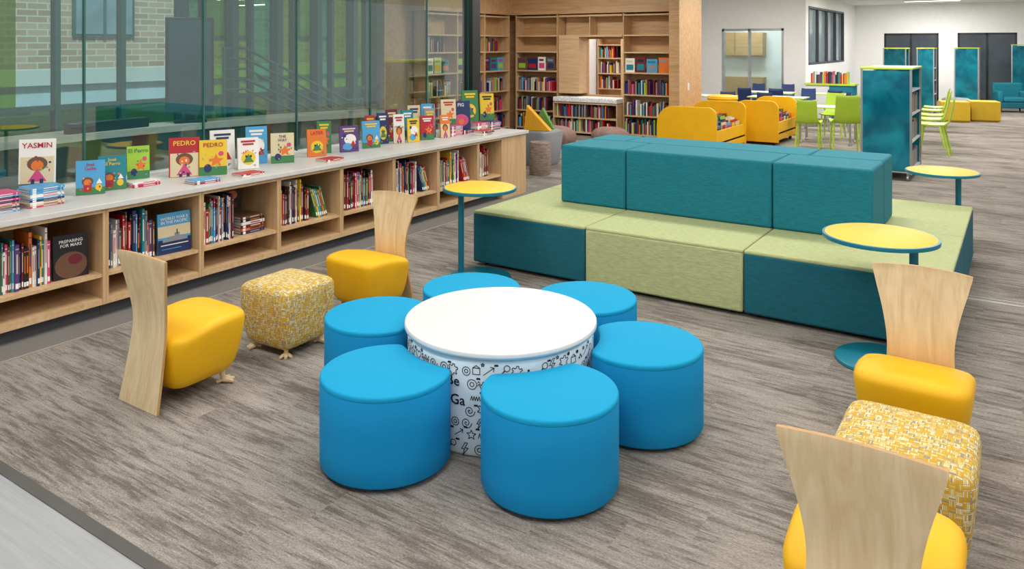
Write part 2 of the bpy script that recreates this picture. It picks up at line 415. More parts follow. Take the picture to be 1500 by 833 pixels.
# ------------------------------------------------------------ low bookcases
FX=-5.60; BX=-6.42
div=[1.52,2.29,3.07,3.86,4.65,5.42,6.18,6.93,7.71,8.24]
for i in range(len(div)-1):
    y0,y1=div[i],div[i+1]; w=y1-y0
    e=empty('low_bookcase',((FX+BX)/2,y0,0),0,'low maple bookcase unit with one shelf under the countertop','bookcase','low bookcase units under the counter')
    d=(FX-BX)/2; t=.022
    MB().box(-d,d,.001,t,.1,.798).obj('side_panel',M_woodv,e); MB().box(-d,d,w-t,w-.001,.1,.798).obj('side_panel',M_woodv,e)
    MB().box(-d,d-.002,t,w-t,.1,.145).obj('bottom_panel',M_wood,e)
    MB().box(-d,-d+.02,t,w-t,.145,.798).obj('back_panel',M_wood,e)
    MB().box(-d+.02,d-.01,t,w-t,.3,.325).obj('shelf',M_wood,e)
    MB().box(-d,d-.002,t,w-t,.77,.798).obj('top_rail',M_wood,e)
    MB().box(-d,d-.08,.001,w-.001,0,.1).obj('toe_kick',M_toe,e)
MBx=MB().box(BX,FX,8.242,8.8,0,.798); meta(MBx.obj('end_cabinet',M_woodv),'plain maple panelled cabinet closing the row of bookcases','cabinet')
meta(MB().box(-6.44,-5.57,1.45,8.83,.8,.84).obj('countertop',M_counter,bevel=.004),'long pale laminate countertop running over the bookcases','countertop')
# ------------------------------------------------------------ books
def unit_book(col,alt):
    mb=MB()
    mb.box(-1,0,0,.1,0,1,0).box(-1,0,.9,1,0,1,0).box(-.06,0,.1,.9,0,1,0)
    mb.box(-.97,-.06,.1,.9,.02,.97,1)
    mb.box(0,.004,.12,.88,.06,.17,2)
    mb.box(0,.003,.32,.68,.38,.80,3); mb.box(0,.003,.1,.9,.9,.92,3)
    return mb.obj('book',[BM[col],M_page,M_lbl,BM[alt]])
alts={'red':'white','navy':'grey','white':'red','black':'orange','green':'cream','teal':'white','orange':'navy','yellow':'black','purple':'cream','maroon':'cream','sky_blue':'white','cream':'maroon','pink':'white','grey':'navy','lime':'black','brown':'cream'}
UB={}
for k in BCOL:
    o=unit_book(k,alts[k]); UB[k]=o.data; bpy.data.objects.remove(o)
weights=['red','red','navy','navy','white','white','white','black','black','black','green','teal','orange','purple','maroon','maroon','sky_blue','cream','pink','grey','grey','lime','brown','brown','red','navy','yellow']
proto=bpy.data.objects.new('book',UB['red'])
def place_book(col,loc,th,dep,h,rx=0,group='books on the low bookcase shelves'):
    o=proto.copy(); o.data=UB[col]; COL.objects.link(o)
    o.scale=(dep,th,h); o.location=loc
    o.rotation_euler=(rx,0,0)
    n=col.replace('_',' ')
    meta(o,('%s hardcover book leaning on its neighbours' if rx else '%s hardcover book standing spine out on the shelf')%n,'book',group)
    return o
fills=[.7,.92,.58,.52,.55,.74,.66,.66,.72]
for i in range(1,len(div)-1):
    y0,y1=div[i]+.03,div[i+1]-.03; y=y0; lim=y0+(y1-y0)*fills[i]
    while y<lim-.02:
        th=random.choice([.008,.010,.012,.014,.016,.02,.026]); h=random.uniform(.27,.40); dep=random.uniform(.2,.26)
        if i==1 and y>2.72: break
        place_book(random.choice(weights),(-5.68-random.uniform(0,.03),y,.3255),th,dep,h)
        y+=th+.001
    if i in (4,6,7):
        a=.32; th=.02
        for k in range(6):
            h=random.uniform(.27,.32)
            yb=y+h*math.sin(a)+.01 if k==0 else yb+th/math.cos(a)+.003
            if yb+th<y1-.01:
                place_book(random.choice(['yellow','green','sky_blue','navy','orange','red']),(-5.69,yb,.3258),th,.22,h,rx=a)
G2='books displayed face out on the countertop'
def cover_book(name_label,loc,w,h,t,col,title,tcol,art=None,rz=0,lean=0,group=None,sub=None,tz=.80,tsize=.16):
    mb=MB(); mats=[BM[col] if col in BM else mat('cover',col,.4,var=.03),M_page,BM[tcol]]
    mb.box(-w/2,w/2,0,.003,0,h).box(-w/2,w/2,t-.003,t,0,h).box(-w/2,-w/2+.003,.003,t-.003,0,h)
    mb.box(-w/2+.003,w/2-.006,.003,t-.003,.004,h-.004,1)
    def disc(cx,cz,rx,rz_,mi,yy,n=20,ph=0):
        mb.add([(max(-w/2,min(w/2,cx+rx*math.cos(2*pi*q/n+ph))),yy,max(0,cz+rz_*math.sin(2*pi*q/n+ph))) for q in range(n)],[tuple(range(n))],mi)
    for k,(shape,cx,cz,rx,rz_,c) in enumerate(art or []):
        mats.append(BM[c]); mi=len(mats)-1; yy=-.0008-.0003*k
        if shape=='d': disc(cx*w,cz*h,rx*w,rz_*h,mi,yy)
        elif shape=='b': disc(cx*w,cz*h,rx*w*1.41,rz_*h*1.41,mi,yy,4,pi/4)
        elif shape=='t': disc(cx*w,cz*h,rx*w,rz_*h,mi,yy,3,pi/2)
        elif shape=='s':
            mb.add([(cx*w+(1 if q%2==0 else .45)*rx*w*math.sin(pi*q/5),yy,cz*h+(1 if q%2==0 else .45)*rz_*h*math.cos(pi*q/5)) for q in range(10)]+[(cx*w,yy,cz*h)],[(q,(q+1)%10,10) for q in range(10)],mi)
    if group==G2:
        rr=random.Random(int(loc[1]*100)); cs=rr.sample(list(BM.keys()),4)
        for k in range(9):
            mats.append(BM[cs[k%4]]); disc(rr.uniform(-.38,.38)*w,rr.uniform(.06,.62)*h,rr.uniform(.02,.05)*w,rr.uniform(.015,.04)*h,len(mats)-1,-.0034,rr.choice([4,5,10]),rr.random())
        if not title:
            for zz,ww in ((.88,.34),(.79,.26)):
                mb.box(-ww*w,ww*w,-.0036,-.001,zz*h-.028*h,zz*h+.028*h,2)
    if title:
        lines=title.split('\n')
        for j,l in enumerate(lines):
            mb.text(l,h*tsize,Matrix.Translation((0,-.0042,h*tz-j*h*tsize*.95))@Matrix(((1,0,0,0),(0,0,-1,0),(0,1,0,0),(0,0,0,1))),2,w*.88)
    o=mb.obj('book',mats,None,loc,(-lean,0,rz))
    meta(o,name_label,'book',group); return o
FACE=math.radians(62)
A1=[('b',0,.3,.46,.3,'cream'),('d',0,.44,.28,.16,'brown'),('d',0,.40,.17,.12,'orange'),('t',0,.14,.3,.2,'pink'),('b',-.12,.05,.05,.05,'navy'),('b',.12,.05,.05,.05,'navy')]
A2=[('b',0,.1,.5,.1,'green'),('d',-.1,.38,.2,.13,'brown'),('d',-.1,.35,.13,.1,'orange'),('b',-.1,.18,.14,.1,'red'),('d',.28,.2,.12,.1,'yellow'),('t',.3,.36,.12,.1,'white')]
A3=[('d',0,.35,.34,.22,'yellow'),('t',0,.3,.3,.18,'green'),('d',-.1,.4,.05,.04,'black'),('d',.12,.4,.05,.04,'black')]
A4=[('b',0,.12,.5,.12,'green'),('s',.1,.4,.3,.2,'orange'),('d',-.2,.2,.14,.12,'navy'),('d',.28,.6,.1,.07,'pink')]
A5=[('d',.05,.48,.32,.2,'white'),('d',-.1,.2,.26,.14,'sky_blue'),('t',.2,.3,.18,.14,'red'),('b',-.25,.62,.08,.06,'navy')]
items=[(2.81,-6.06,.975,.235,.325,'white','YASMIN','red',A1,'white picture book with red title above a stack of paperbacks'),
(3.17,-6.0,.842,.2,.26,'sky_blue','José\nLucha','red',A2,'light blue picture book with red lettering standing up'),
(3.37,-6.05,.842,.2,.27,'teal','José\nEl Perro','yellow',A2,'teal picture book with yellow lettering standing up'),
(3.63,-6.12,.885,.17,.27,'lime','El Perro','green',A4,'small green picture book standing on magazines'),
(4.05,-6.12,.842,.25,.34,'red','PEDRO','yellow',A1,'red picture book with yellow title standing up'),
(4.24,-5.98,.842,.23,.31,'yellow','PEDRO','red',A4,'yellow picture book with red title standing up'),
(4.50,-6.2,.842,.22,.36,'white','','navy',A5,'white and blue picture book standing up'),
(4.63,-6.0,.842,.19,.29,'white','','red',A3,'pale picture book with round yellow artwork'),
(4.88,-6.2,.842,.2,.36,'sky_blue','','white',A5,'sky blue picture book standing up'),
(5.05,-6.03,.842,.22,.29,'cream','THE\nWAY','navy',A4,'cream picture book with star artwork'),
(5.54,-6.08,.842,.2,.28,'orange','LATER','red',A3,'orange picture book standing up'),
(5.75,-6.2,.842,.15,.34,'green','','yellow',A4,'green picture book standing up'),
(5.97,-6.05,.842,.21,.28,'purple','','cream',A5,'purple picture book standing up'),
(6.15,-6.2,.842,.13,.24,'pink','','white',A1,'pink chapter book standing up'),
(6.34,-6.08,.842,.21,.30,'sky_blue','','yellow',A2,'blue picture book standing up'),
(6.50,-6.25,.842,.12,.34,'red','','yellow',A3,'slim red book standing up'),
(6.66,-6.2,.842,.13,.36,'navy','','white',A3,'navy novel standing up'),
(6.80,-6.08,.842,.13,.34,'white','','red',A1,'white novel with pink artwork standing up'),
(6.90,-6.28,.842,.14,.38,'maroon','','cream',A2,'maroon novel standing up'),
(6.99,-6.02,.842,.15,.28,'yellow','','black',A5,'yellow picture book standing up'),
(7.12,-6.22,.842,.15,.36,'teal','','white',A4,'teal novel standing up'),
(7.24,-6.02,.842,.17,.29,'red','','white',A4,'red picture book standing up'),
(7.33,-6.30,.842,.16,.40,'cream','','navy',A1,'cream novel standing up'),
(7.44,-6.14,.842,.15,.36,'grey','','yellow',A5,'grey picture book standing up'),
(7.54,-5.98,.842,.13,.28,'orange','','white',A1,'orange chapter book standing up'),
(7.62,-6.33,.842,.16,.40,'sky_blue','','white',A3,'sky blue novel standing up'),
(7.80,-6.13,.965,.20,.33,'cream','','red',A4,'cream picture book standing on a pile of books'),
(8.05,-6.12,.90,.26,.36,'navy','PIG','white',[('d',0,.3,.4,.22,'pink'),('d',0,.25,.15,.1,'orange')],'navy picture book with pink round artwork'),
(8.30,-6.15,.965,.24,.42,'green','','yellow',A3,'green picture book standing on a pile of books'),
(8.47,-6.33,.842,.2,.36,'teal','','white',A2,'teal picture book standing up'),
(8.64,-6.12,.965,.2,.36,'yellow','','black',A4,'yellow green picture book standing on books')]
for (Y,X,z,w,h,c,tt,tc,art,lb) in items:
    cover_book(lb,(X,Y,z+.001),w,h,.022,c,tt,tc,art,FACE+random.uniform(-.1,.1),.10,G2,tz=.80 if '\n' not in tt else .84,tsize=.17 if '\n' not in tt else .13)
G3='paperbacks stacked flat on the countertop'
def stack(x,y,z,n,w,h,cols=None,rz=0,thr=(.01,.016)):
    for k in range(n):
        t=random.uniform(*thr); c=random.choice(cols or weights)
        o=proto.copy(); o.data=UB[c]; COL.objects.link(o); o.scale=(w,t,h)
        o.rotation_euler=(Matrix.Rotation(rz+random.uniform(-.05,.05),3,'Z')@Matrix.Rotation(-pi/2,3,'X')).to_euler()
        o.location=(x,y,z+t)
        meta(o,'%s paperback lying flat in a low stack'%c.replace('_',' '),'book',G3); z+=t+.0005
    return z
PC=['pink','red','cream','sky_blue','white','navy','pink']
for (x,y,n) in ((-5.83,2.66,10),(-5.83,2.36,10),(-5.98,3.5,3),(-5.68,3.86,2),(-5.66,4.30,2),(-5.68,5.3,2),(-5.98,7.66,9),(-5.70,7.95,4),(-5.98,8.21,9),(-5.98,8.52,9)):
    stack(x,y,.841,n,.2 if x<-5.75 else .16,.23,PC)
stack(-6.0,7.935,.841,4,.2,.23,PC)
G4='books on the low bookcase shelves'
FR=math.radians(84)
cover_book('black book about Mars with white lettering',(-5.69,2.87,.3265),.235,.31,.02,'black','PREPARING\nFOR MARS','white',[('d',0,.3,.46,.3,'brown'),('d',.12,.42,.2,.12,'maroon')],FR,.05,G4,tz=.82,tsize=.1)
cover_book('pale blue book about a war in the Pacific',(-5.69,3.68,.3265),.27,.32,.02,'sky_blue','WORLD WAR II\nIN THE PACIFIC','white',[('b',0,.55,.5,.14,'cream'),('b',0,.18,.5,.18,'navy'),('b',.02,.33,.38,.035,'grey'),('b',.05,.39,.22,.03,'grey'),('b',.08,.45,.08,.05,'grey'),('b',.08,.52,.015,.06,'black'),('b',0,.22,.42,.012,'white'),('b',-.1,.12,.3,.008,'sky_blue')],FR,.05,G4,tz=.84,tsize=.1)
cover_book('black book with orange artwork facing out',(-5.98,4.42,.49),.2,.26,.02,'black','','white',[('d',.1,.55,.25,.15,'orange'),('b',0,.2,.3,.08,'maroon')],FR,.05,G4)
stack(-5.72,4.34,.326,6,.25,.24,None,0,(.022,.028))
# ------------------------------------------------------------ petal stools and table
TX,TY=-2.38,3.485
def outline(d,rc,R=.315,n=144):
    xi=(d*d+R*R-rc*rc)/(2*d); a0=math.acos(max(-1,min(1,xi/R))); yi=R*math.sin(a0)
    b0=math.asin(yi/rc)
    P=[Vector((R*math.cos(a0+(2*pi-2*a0)*i/200),R*math.sin(a0+(2*pi-2*a0)*i/200))) for i in range(201)]
    P+=[Vector((d-rc*math.cos(-b0+2*b0*i/60),rc*math.sin(-b0+2*b0*i/60))) for i in range(1,60)]
    L=[0]
    for i in range(len(P)): L.append(L[-1]+(P[(i+1)%len(P)]-P[i]).length)
    out=[];j=0
    for k in range(n):
        s=L[-1]*k/n
        while L[j+1]<s: j+=1
        t=(s-L[j])/max(L[j+1]-L[j],1e-9); out.append(P[j]*(1-t)+P[(j+1)%len(P)]*t)
    for _ in range(7): out=[(out[i-1]+out[i]*2+out[(i+1)%n])/4 for i in range(n)]
    return out
def offs(pts,o):
    n=len(pts); r=[]
    for i in range(n):
        t=(pts[(i+1)%n]-pts[i-1]).normalized(); nn=Vector((t.y,-t.x)); r.append(pts[i]-nn*o)
    return r
def stool(x,y):
    dx,dy=TX-x,TY-y; d=math.hypot(dx,dy); rz=math.atan2(dy,dx)
    e=empty('petal_stool',(x,y,0),rz,'blue upholstered round stool with concave side nesting against the table','stool','blue petal stools around the table')
    P=outline(d,.535)
    def ring(o,z): return [(p.x,p.y,z) for p in offs(P,o)]
    MB().loft([ring(.012,.022),ring(.004,.026),ring(.0,.034),ring(0,.12),ring(0,.25),ring(0,.405),ring(.002,.4085)]).obj('body',M_blueshaded,e,ang=50)
    MB().loft([ring(.004,.408),ring(.0005,.410),ring(.0,.413),ring(.0,.421),ring(.002,.427),ring(.006,.431),ring(.012,.433)]).obj('seat',M_blue,e,ang=50)
    for a in (1.0,2.3,3.9,5.3):
        MB().lathe([(.018,0),(.02,.006),(.012,.012),(.012,.024)],16,cx=.2*math.cos(a)-.02,cy=.2*math.sin(a)).obj('glide',M_metal,e)
for p in ((-2.565,2.775),(-1.80,3.03),(-1.673,3.774),(-3.129,3.326),(-2.27,4.266),(-2.978,4.026)): stool(*p)
tb=empty('drum_table',(TX,TY,0),0,'round white topped drum table wrapped in doodle printed fabric','table')
R=.505
mb=MB().lathe([(R-.03,.0),(R-.008,.006),(R,.02),(R,.2),(R,.44),(R-.003,.458),(R-.012,.472),(R-.03,.48)],96,0)
def on(s,z,r=.0018): a=s/R; return ((R+r)*math.cos(a),(R+r)*math.sin(a),z)
def stroke(pts,w=.0019):
    for i in range(len(pts)-1):
        a=Vector(pts[i]);b=Vector(pts[i+1]); d=(b-a)
        if d.length<1e-6: continue
        n=Vector((-d.y,d.x)).normalized()*w; e2=d.normalized()*w*.6
        q=[a-n-e2,b-n+e2,b+n+e2,a+n-e2]
        mb.add([on(p.x,p.y) for p in q],[(0,1,2,3)],1)
def poly(pts):
    c=Vector((sum(p[0] for p in pts)/len(pts),sum(p[1] for p in pts)/len(pts)))
    mb.add([on(p[0],p[1]) for p in pts]+[on(c.x,c.y)],[(i,(i+1)%len(pts),len(pts)) for i in range(len(pts))],1)
rd=random.Random(3)
def glyph(k,cx,cz,r):
    P=lambda f,n,a0=0,a1=2*pi:[(cx+f(a0+(a1-a0)*i/n)*r*math.cos(a0+(a1-a0)*i/n),cz+f(a0+(a1-a0)*i/n)*r*math.sin(a0+(a1-a0)*i/n)) for i in range(n+1)]
    if k==0: stroke(P(lambda a:.8,14)); stroke(P(lambda a:.35,9))
    elif k==1: stroke(P(lambda a:a/(4*pi),26,0,4*pi))
    elif k==2:
        stroke([(cx+(1 if q%2==0 else .45)*r*math.sin(pi*q/5),cz+(1 if q%2==0 else .45)*r*math.cos(pi*q/5)) for q in range(11)])
    elif k==3: stroke([(cx+.1*r,cz+r),(cx-.5*r,cz),(cx,cz),(cx-.3*r,cz-r),(cx+.6*r,cz+.2*r),(cx+.05*r,cz+.2*r),(cx+.5*r,cz+r),(cx+.1*r,cz+r)])
    elif k==4: stroke([(cx+r*16*math.sin(a)**3/17,cz+r*(13*math.cos(a)-5*math.cos(2*a)-2*math.cos(3*a)-math.cos(4*a))/17) for a in [2*pi*i/18 for i in range(19)]])
    elif k==5: stroke([(cx-r+2*r*i/8,cz+(.4*r if i%2 else -.4*r)) for i in range(9)])
    elif k==6: stroke([(cx-r,cz-.6*r),(cx+.7*r,cz+.6*r)]); stroke([(cx+.1*r,cz+.7*r),(cx+.7*r,cz+.6*r),(cx+.6*r,cz)])
    elif k==7:
        for i in range(3):
            for j in range(2):
                if (i+j)%2==0: poly([(cx+(i-1.5)*r*.4,cz+(j-1)*r*.4),(cx+(i-.5)*r*.4,cz+(j-1)*r*.4),(cx+(i-.5)*r*.4,cz+j*r*.4),(cx+(i-1.5)*r*.4,cz+j*r*.4)])
    elif k==8: stroke([(cx+.3*r+.5*r*math.cos(a),cz+.3*r+.5*r*math.sin(a)) for a in [2*pi*i/12 for i in range(13)]]); stroke([(cx-.05*r,cz-.05*r),(cx-.9*r,cz-.9*r)],.003)
    elif k==9: stroke(P(lambda a:.75+.25*(1 if math.sin(6*a)>0 else -.3),36))
    elif k==10: stroke([(cx-r+2*r*i/16,cz+.35*r*math.sin(i*.9)) for i in range(17)]); stroke([(cx-r+2*r*i/16,cz-.5*r+.35*r*math.sin(i*.9)) for i in range(17)])
    elif k==11: stroke([(cx-.7*r,cz-.7*r),(cx+.7*r,cz-.7*r),(cx+.7*r,cz+.5*r),(cx-.7*r,cz+.5*r),(cx-.7*r,cz-.7*r)]); stroke([(cx-.7*r,cz+.5*r),(cx,cz+r),(cx+.7*r,cz+.5*r)])
words=[('Be',-1.45,.34),('Ga',-1.40,.25),('Be',-.1,.3),('Ga',1.2,.26),('Be',2.6,.3)]
ncol=50
for i in range(ncol):
    for j in range(7):
        s=(i+.5+rd.uniform(-.2,.2)+(.5 if j%2 else 0))*2*pi*R/ncol; z=.045+j*.063+rd.uniform(-.008,.008)
        if any(abs(((s/R-a+pi)%(2*pi))-pi)<.10 and -.015<z-zz<.055 for _,a,zz in words): continue
        glyph(rd.choice([0,1,2,3,4,5,6,8,9,10,11,0,1,10,7]),s,z,rd.uniform(.023,.031))
        if rd.random()<.6: glyph(rd.choice([0,2,5]),s+.032,z+.03,.009)
for wd,ang,z in words:
    vs,fs=textmesh(wd); mb.add([on(R*ang+v[0]*.07,z+v[1]*.07,.003) for v in vs],fs,1)
mb.obj('drum',[M_print,M_ink],tb,ang=50)
MB().lathe([(.50,.478),(.515,.481),(.522,.487),(.5225,.495)],96,1).lathe([(.5225,.495),(.522,.506),(.518,.5115),(.48,.513)],96,0).obj('tabletop',[M_white,M_pale],tb,ang=50)
# ------------------------------------------------------------ chairs and ottomans
def sup(hx,y0,y1,z,n=48,e=4.5):
    cy=(y0+y1)/2; hy=(y1-y0)/2; r=[]
    for i in range(n):
        a=2*pi*i/n; c,s_=math.cos(a),math.sin(a)
        r.append((hx*math.copysign(abs(c)**(2/e),c),cy+hy*math.copysign(abs(s_)**(2/e),s_),z))
    return r
def foot(par,x,y,ang,z=.1,k=1.0):
    mb=MB().tube([(0,0,z),(0,0,.05),(0,.01,.02)],.016,10,rs=[.018*k,.015*k,.02*k])
    for a in (-.7,0,.7):
        mb.tube([(0,0,.02),(.03*k*math.sin(a),.03*k*math.cos(a),.017),(.07*k*math.sin(a),.07*k*math.cos(a),.011)],.012,8,rs=[.014*k,.014*k,.009])
    mb.tube([(0,0,.018),(0,-.035*k,.01)],.01*k,8)
    mb.obj('foot',M_ply,par,(x,y,0),(0,0,ang))
def catm(tab,z):
    z=max(tab[0][0],min(tab[-1][0],z))
    for i in range(len(tab)-1):
        if z<=tab[i+1][0]:
            x1,p1=tab[i]; x2,p2=tab[i+1]; x0,p0=tab[max(i-1,0)]; x3,p3=tab[min(i+2,len(tab)-1)]
            m1=(p2-p0)/max(x2-x0,1e-6); m2=(p3-p1)/max(x3-x1,1e-6); h=x2-x1; t=(z-x1)/h
            return (2*t**3-3*t*t+1)*p1+(t**3-2*t*t+t)*h*m1+(-2*t**3+3*t*t)*p2+(t**3-t*t)*h*m2
    return tab[-1][1]
def chair(x,y,rz,lb):
    e=empty('plywood_back_chair',(x,y,0),rz,lb,'chair','yellow cushioned chairs')
    W=[(0,.184),(.2,.168),(.38,.155),(.48,.156),(.6,.176),(.72,.206),(.83,.232)]; PY=[(0,-.015),(.2,.02),(.38,.045),(.5,.045),(.66,.02),(.83,-.01)]
    mb=MB(); nz=44; nx=12; t=.016
    def pt(i,k,front):
        u=-1+2*i/nx; z=.845*k/nz; w=catm(W,z)
        zz=z-.016*u*u*max(0,(k/nz-.8)/.2)
        return (u*w,catm(PY,z)+(t if front else 0)+.012*u*u*(z/.83)**2,zz)
    vs=[pt(i,k,f) for f in (0,1) for k in range(nz+1) for i in range(nx+1)]
    ix=lambda i,k,f:f*(nz+1)*(nx+1)+k*(nx+1)+i
    fs=[];fe=[]
    for k in range(nz):
        for i in range(nx):
            fs.append((ix(i,k,0),ix(i+1,k,0),ix(i+1,k+1,0),ix(i,k+1,0))); fs.append((ix(i,k,1),ix(i,k+1,1),ix(i+1,k+1,1),ix(i+1,k,1)))
        fe.append((ix(0,k,0),ix(0,k+1,0),ix(0,k+1,1),ix(0,k,1))); fe.append((ix(nx,k,0),ix(nx,k,1),ix(nx,k+1,1),ix(nx,k+1,0)))
    for i in range(nx):
        fe.append((ix(i,nz,0),ix(i+1,nz,0),ix(i+1,nz,1),ix(i,nz,1))); fe.append((ix(i,0,0),ix(i,0,1),ix(i+1,0,1),ix(i+1,0,0)))
    mb.add(vs,fs+fe,0,True)
    for q in range(len(fs),len(fs)+len(fe)): mb.m[q]=1
    mb.obj('backrest',[M_ply,M_plyedge],e,ang=40)
    S=[(.085,.15,.13,.42),(.09,.175,.11,.455),(.105,.195,.095,.485),(.15,.215,.085,.51),(.22,.233,.076,.528),(.30,.246,.07,.542),(.36,.253,.066,.55),(.395,.255,.066,.552),(.415,.25,.072,.547),(.430,.236,.086,.533),(.439,.21,.115,.505),(.444,.15,.18,.43),(.446,.05,.27,.34)]
    rings=[]
    for z,hh,a,b in S:
        rings.append([(px,py,pz-max(0,.34-py)*.22*(pz/.44)**1.5) for px,py,pz in sup(hh,a,b,z,64,5)])
    MB().loft(rings).obj('seat',M_yel,e,ang=60)
    foot(e,-.12,.44,.35,.13); foot(e,.12,.44,-.35,.13)
L1='yellow cushion chair with waisted plywood back, beside a woven ottoman'
chair(-4.07,2.42,0,L1); chair(-4.10,4.54,pi,L1); chair(-.44,4.53,pi,L1); chair(-.40,2.42,0,L1)
def ottoman(x,y,rz=0,s=1.0):
    e=empty('woven_ottoman',(x,y,0),rz,'square ottoman in yellow and grey woven fabric on small wooden feet','ottoman','woven ottomans between chairs')
    S=[(.05,.165),(.054,.185),(.07,.203),(.13,.218),(.24,.232),(.33,.240),(.38,.241),(.405,.238),(.422,.230),(.434,.215),(.441,.19),(.447,.14),(.449,.06)]
    mb=MB().loft([sup(h*s,-h*s,h*s,z,96,9) for z,h in S])
    o=mb.obj('cushion',M_weave,e,ang=60); me=o.data
    uv=me.uv_layers.new(name='UVMap')
    for p in me.polygons:
        n=p.normal
        for li in p.loop_indices:
            c=me.vertices[me.loops[li].vertex_index].co
            if abs(n.z)>.7: q=(c.x,c.y)
            elif abs(n.x)>abs(n.y): q=(c.y,c.z)
            else: q=(c.x,c.z)
            uv.data[li].uv=(q[0]+1,q[1]+1)
    for sx in (-1,1):
        for sy in (-1,1): foot(e,sx*.14,sy*.14,math.atan2(-sx,sy),.08,.85)
ottoman(-4.08,3.46,.03,.95); ottoman(-.39,3.47,0,1.05)
# ------------------------------------------------------------ side tables
def side_table(x,y,z,R,px,py,lb):
    e=empty('side_table',(x,y,0),0,lb,'side table','round yellow side tables')
    MB().lathe([(R-.02,z-.03),(R,z-.026),(R+.002,z-.012),(R,z-.002),(R-.012,z)],64,1).lathe([(R-.012,z-.001),(R-.016,z+.001),(.02,z+.0012)],64,0).obj('tabletop',[M_yeltop,M_tealp],e,ang=50)
    MB().lathe([(.026,.02),(.026,z-.03)],24,cx=px,cy=py).lathe([(.07,z-.036),(.07,z-.03)],24,cx=px,cy=py).obj('pole',M_tealp,e,ang=50)
    MB().lathe([(.262,0),(.268,.006),(.264,.018),(.25,.026),(.05,.03)],64).obj('base',M_tealp,e,ang=40)
ST='round yellow topped side table with teal post by the bench'
side_table(-3.88,5.36,.78,.315,-.2,0,ST); side_table(-.75,5.34,.80,.338,.19,0,ST); side_table(-.66,8.66,.76,.325,.14,-.02,ST)
# ------------------------------------------------------------ modular bench
def module(x0,x1,y0,y1,bx0,bx1,by0,by1,body,lb):
    cx,cy=(x0+x1)/2,(y0+y1)/2; e=empty('bench_module',(cx,cy,0),0,lb,'bench','modular bench seats')
    g=.003
    MB().box(x0-cx+g,x1-cx-g,y0-cy+g,y1-cy-g,.03,.474).obj('base',body,e,bevel=.018,seg=3)
    MB().box(x0-cx+g+.002,x1-cx-g-.002,y0-cy+g+.002,y1-cy-g-.002,.462,.492).obj('seat',M_lime,e,bevel=.012,seg=3)
    MB().box(bx0-cx+g,bx1-cx-g,by0-cy+g,by1-cy-g,.493,1.04).obj('backrest',M_teal,e,bevel=.022,seg=3)
    for sx in (x0-cx+.1,x1-cx-.1):
        for sy in (y0-cy+.1,y1-cy-.1): MB().lathe([(.025,0),(.025,.032)],16,cx=sx,cy=sy).obj('foot',M_black,e)
TL='upholstered bench module with teal base, lime seat and teal back'
LL='lime green upholstered bench module with teal back block'
Y0,Y1,Y2=5.65,7.0,8.35; X0,Xa,Xb,X3=-4.17,-3.02,-1.71,-.38
module(X0,Xa,Y0,Y1,-3.70,Xa,6.43,Y1,M_teal2,TL)
module(Xa,Xb,Y0,Y1,Xa,Xb,6.43,Y1,M_lime,LL)
module(Xb,X3,Y0,Y1,Xb,-.95,6.43,Y1,M_teal2,TL)
module(X0,-3.3,Y1,Y2,-3.70,-3.3,Y1,7.5,M_teal2,TL)
module(-3.3,-1.55,Y1,Y2,-3.3,-1.55,Y1,7.5,M_lime,LL)
module(-1.55,X3,Y1,Y2,-1.55,-.95,Y1,7.5,M_teal2,TL)
# ------------------------------------------------------------ nook bookcases
SH=[.08,.48,.93,1.4,1.84,2.21,2.65]
SC=list(BM.keys()); stuff=MB()
SP=[SC.index(k) for k in weights]
def fillrow(a0,a1,front,z,h,axis,facing=False,fill=.9,S=None):
    st=S if S is not None else stuff
    a=a0+.03; lim=a0+(a1-a0)*fill
    if facing:
        while a<a1-.26:
            w=random.uniform(.2,.26); hh=random.uniform(.27,.33); mi=random.randrange(len(SC)); m2=random.randrange(len(SC)); m3=random.randrange(len(SC))
            if axis=='x': st.box(a,a+w,front+.05,front+.07,z,z+hh,mi); st.box(a+.03,a+w-.03,front+.046,front+.05,z+.05,z+hh*.55,m2); st.box(a+.03,a+w-.05,front+.046,front+.05,z+hh*.7,z+hh*.85,m3)
            else: st.box(front-.07,front-.05,a,a+w,z,z+hh,mi); st.box(front-.05,front-.046,a+.03,a+w-.03,z+.05,z+hh*.55,m2); st.box(front-.05,front-.046,a+.03,a+w-.05,z+hh*.7,z+hh*.85,m3)
            a+=w+.03
        return
    while a<lim-.04:
        w=random.uniform(.012,.034); hh=random.uniform(.20,.33); mi=random.choice(SP); d=random.uniform(.02,.06)
        if axis=='x': st.box(a,a+w,front+d,front+.25,z,z+hh,mi)
        else: st.box(front-.25,front-d,a,a+w,z,z+hh,mi)
        a+=w+.002
        if random.random()<.03: a+=.08
def bookcase(axis,a0,a1,front,depth,shelves,lb,books=True):
    e=empty('tall_bookcase',(0,0,0),0,lb,'bookcase','tall wooden bookcases in the nook')
    if axis=='x': e.location=((a0+a1)/2,front,0)
    else: e.location=(front,(a0+a1)/2,0)
    h=(a1-a0)/2; t=.02
    def bx(n,p0,p1,d0,d1,z0,z1,m):
        if axis=='x': MB().box(p0,p1,d0,d1,z0,z1).obj(n,m,e)
        else: MB().box(-d1,-d0,p0,p1,z0,z1).obj(n,m,e)
    bx('side_panel',-h,-h+t,0,depth,0,2.68,M_woodv); bx('side_panel',h-t,h,0,depth,0,2.68,M_woodv)
    bx('back_panel',-h+t,h-t,depth-.02,depth,0,2.68,M_woodh)
    for z in shelves: bx('shelf',-h+t,h-t,.005,depth-.02,z-.03,z,M_wood)
    bx('plinth',-h+t,h-t,.03,.05,0,.05,M_toe)
    if books:
        for k,z in enumerate(SH[:4]): fillrow(a0,a1,front,z+.001,.4,axis,k==3,random.uniform(.75,.97))
        if axis=='y': fillrow(a0,a1,front,SH[4]+.001,.3,axis,False,.6)
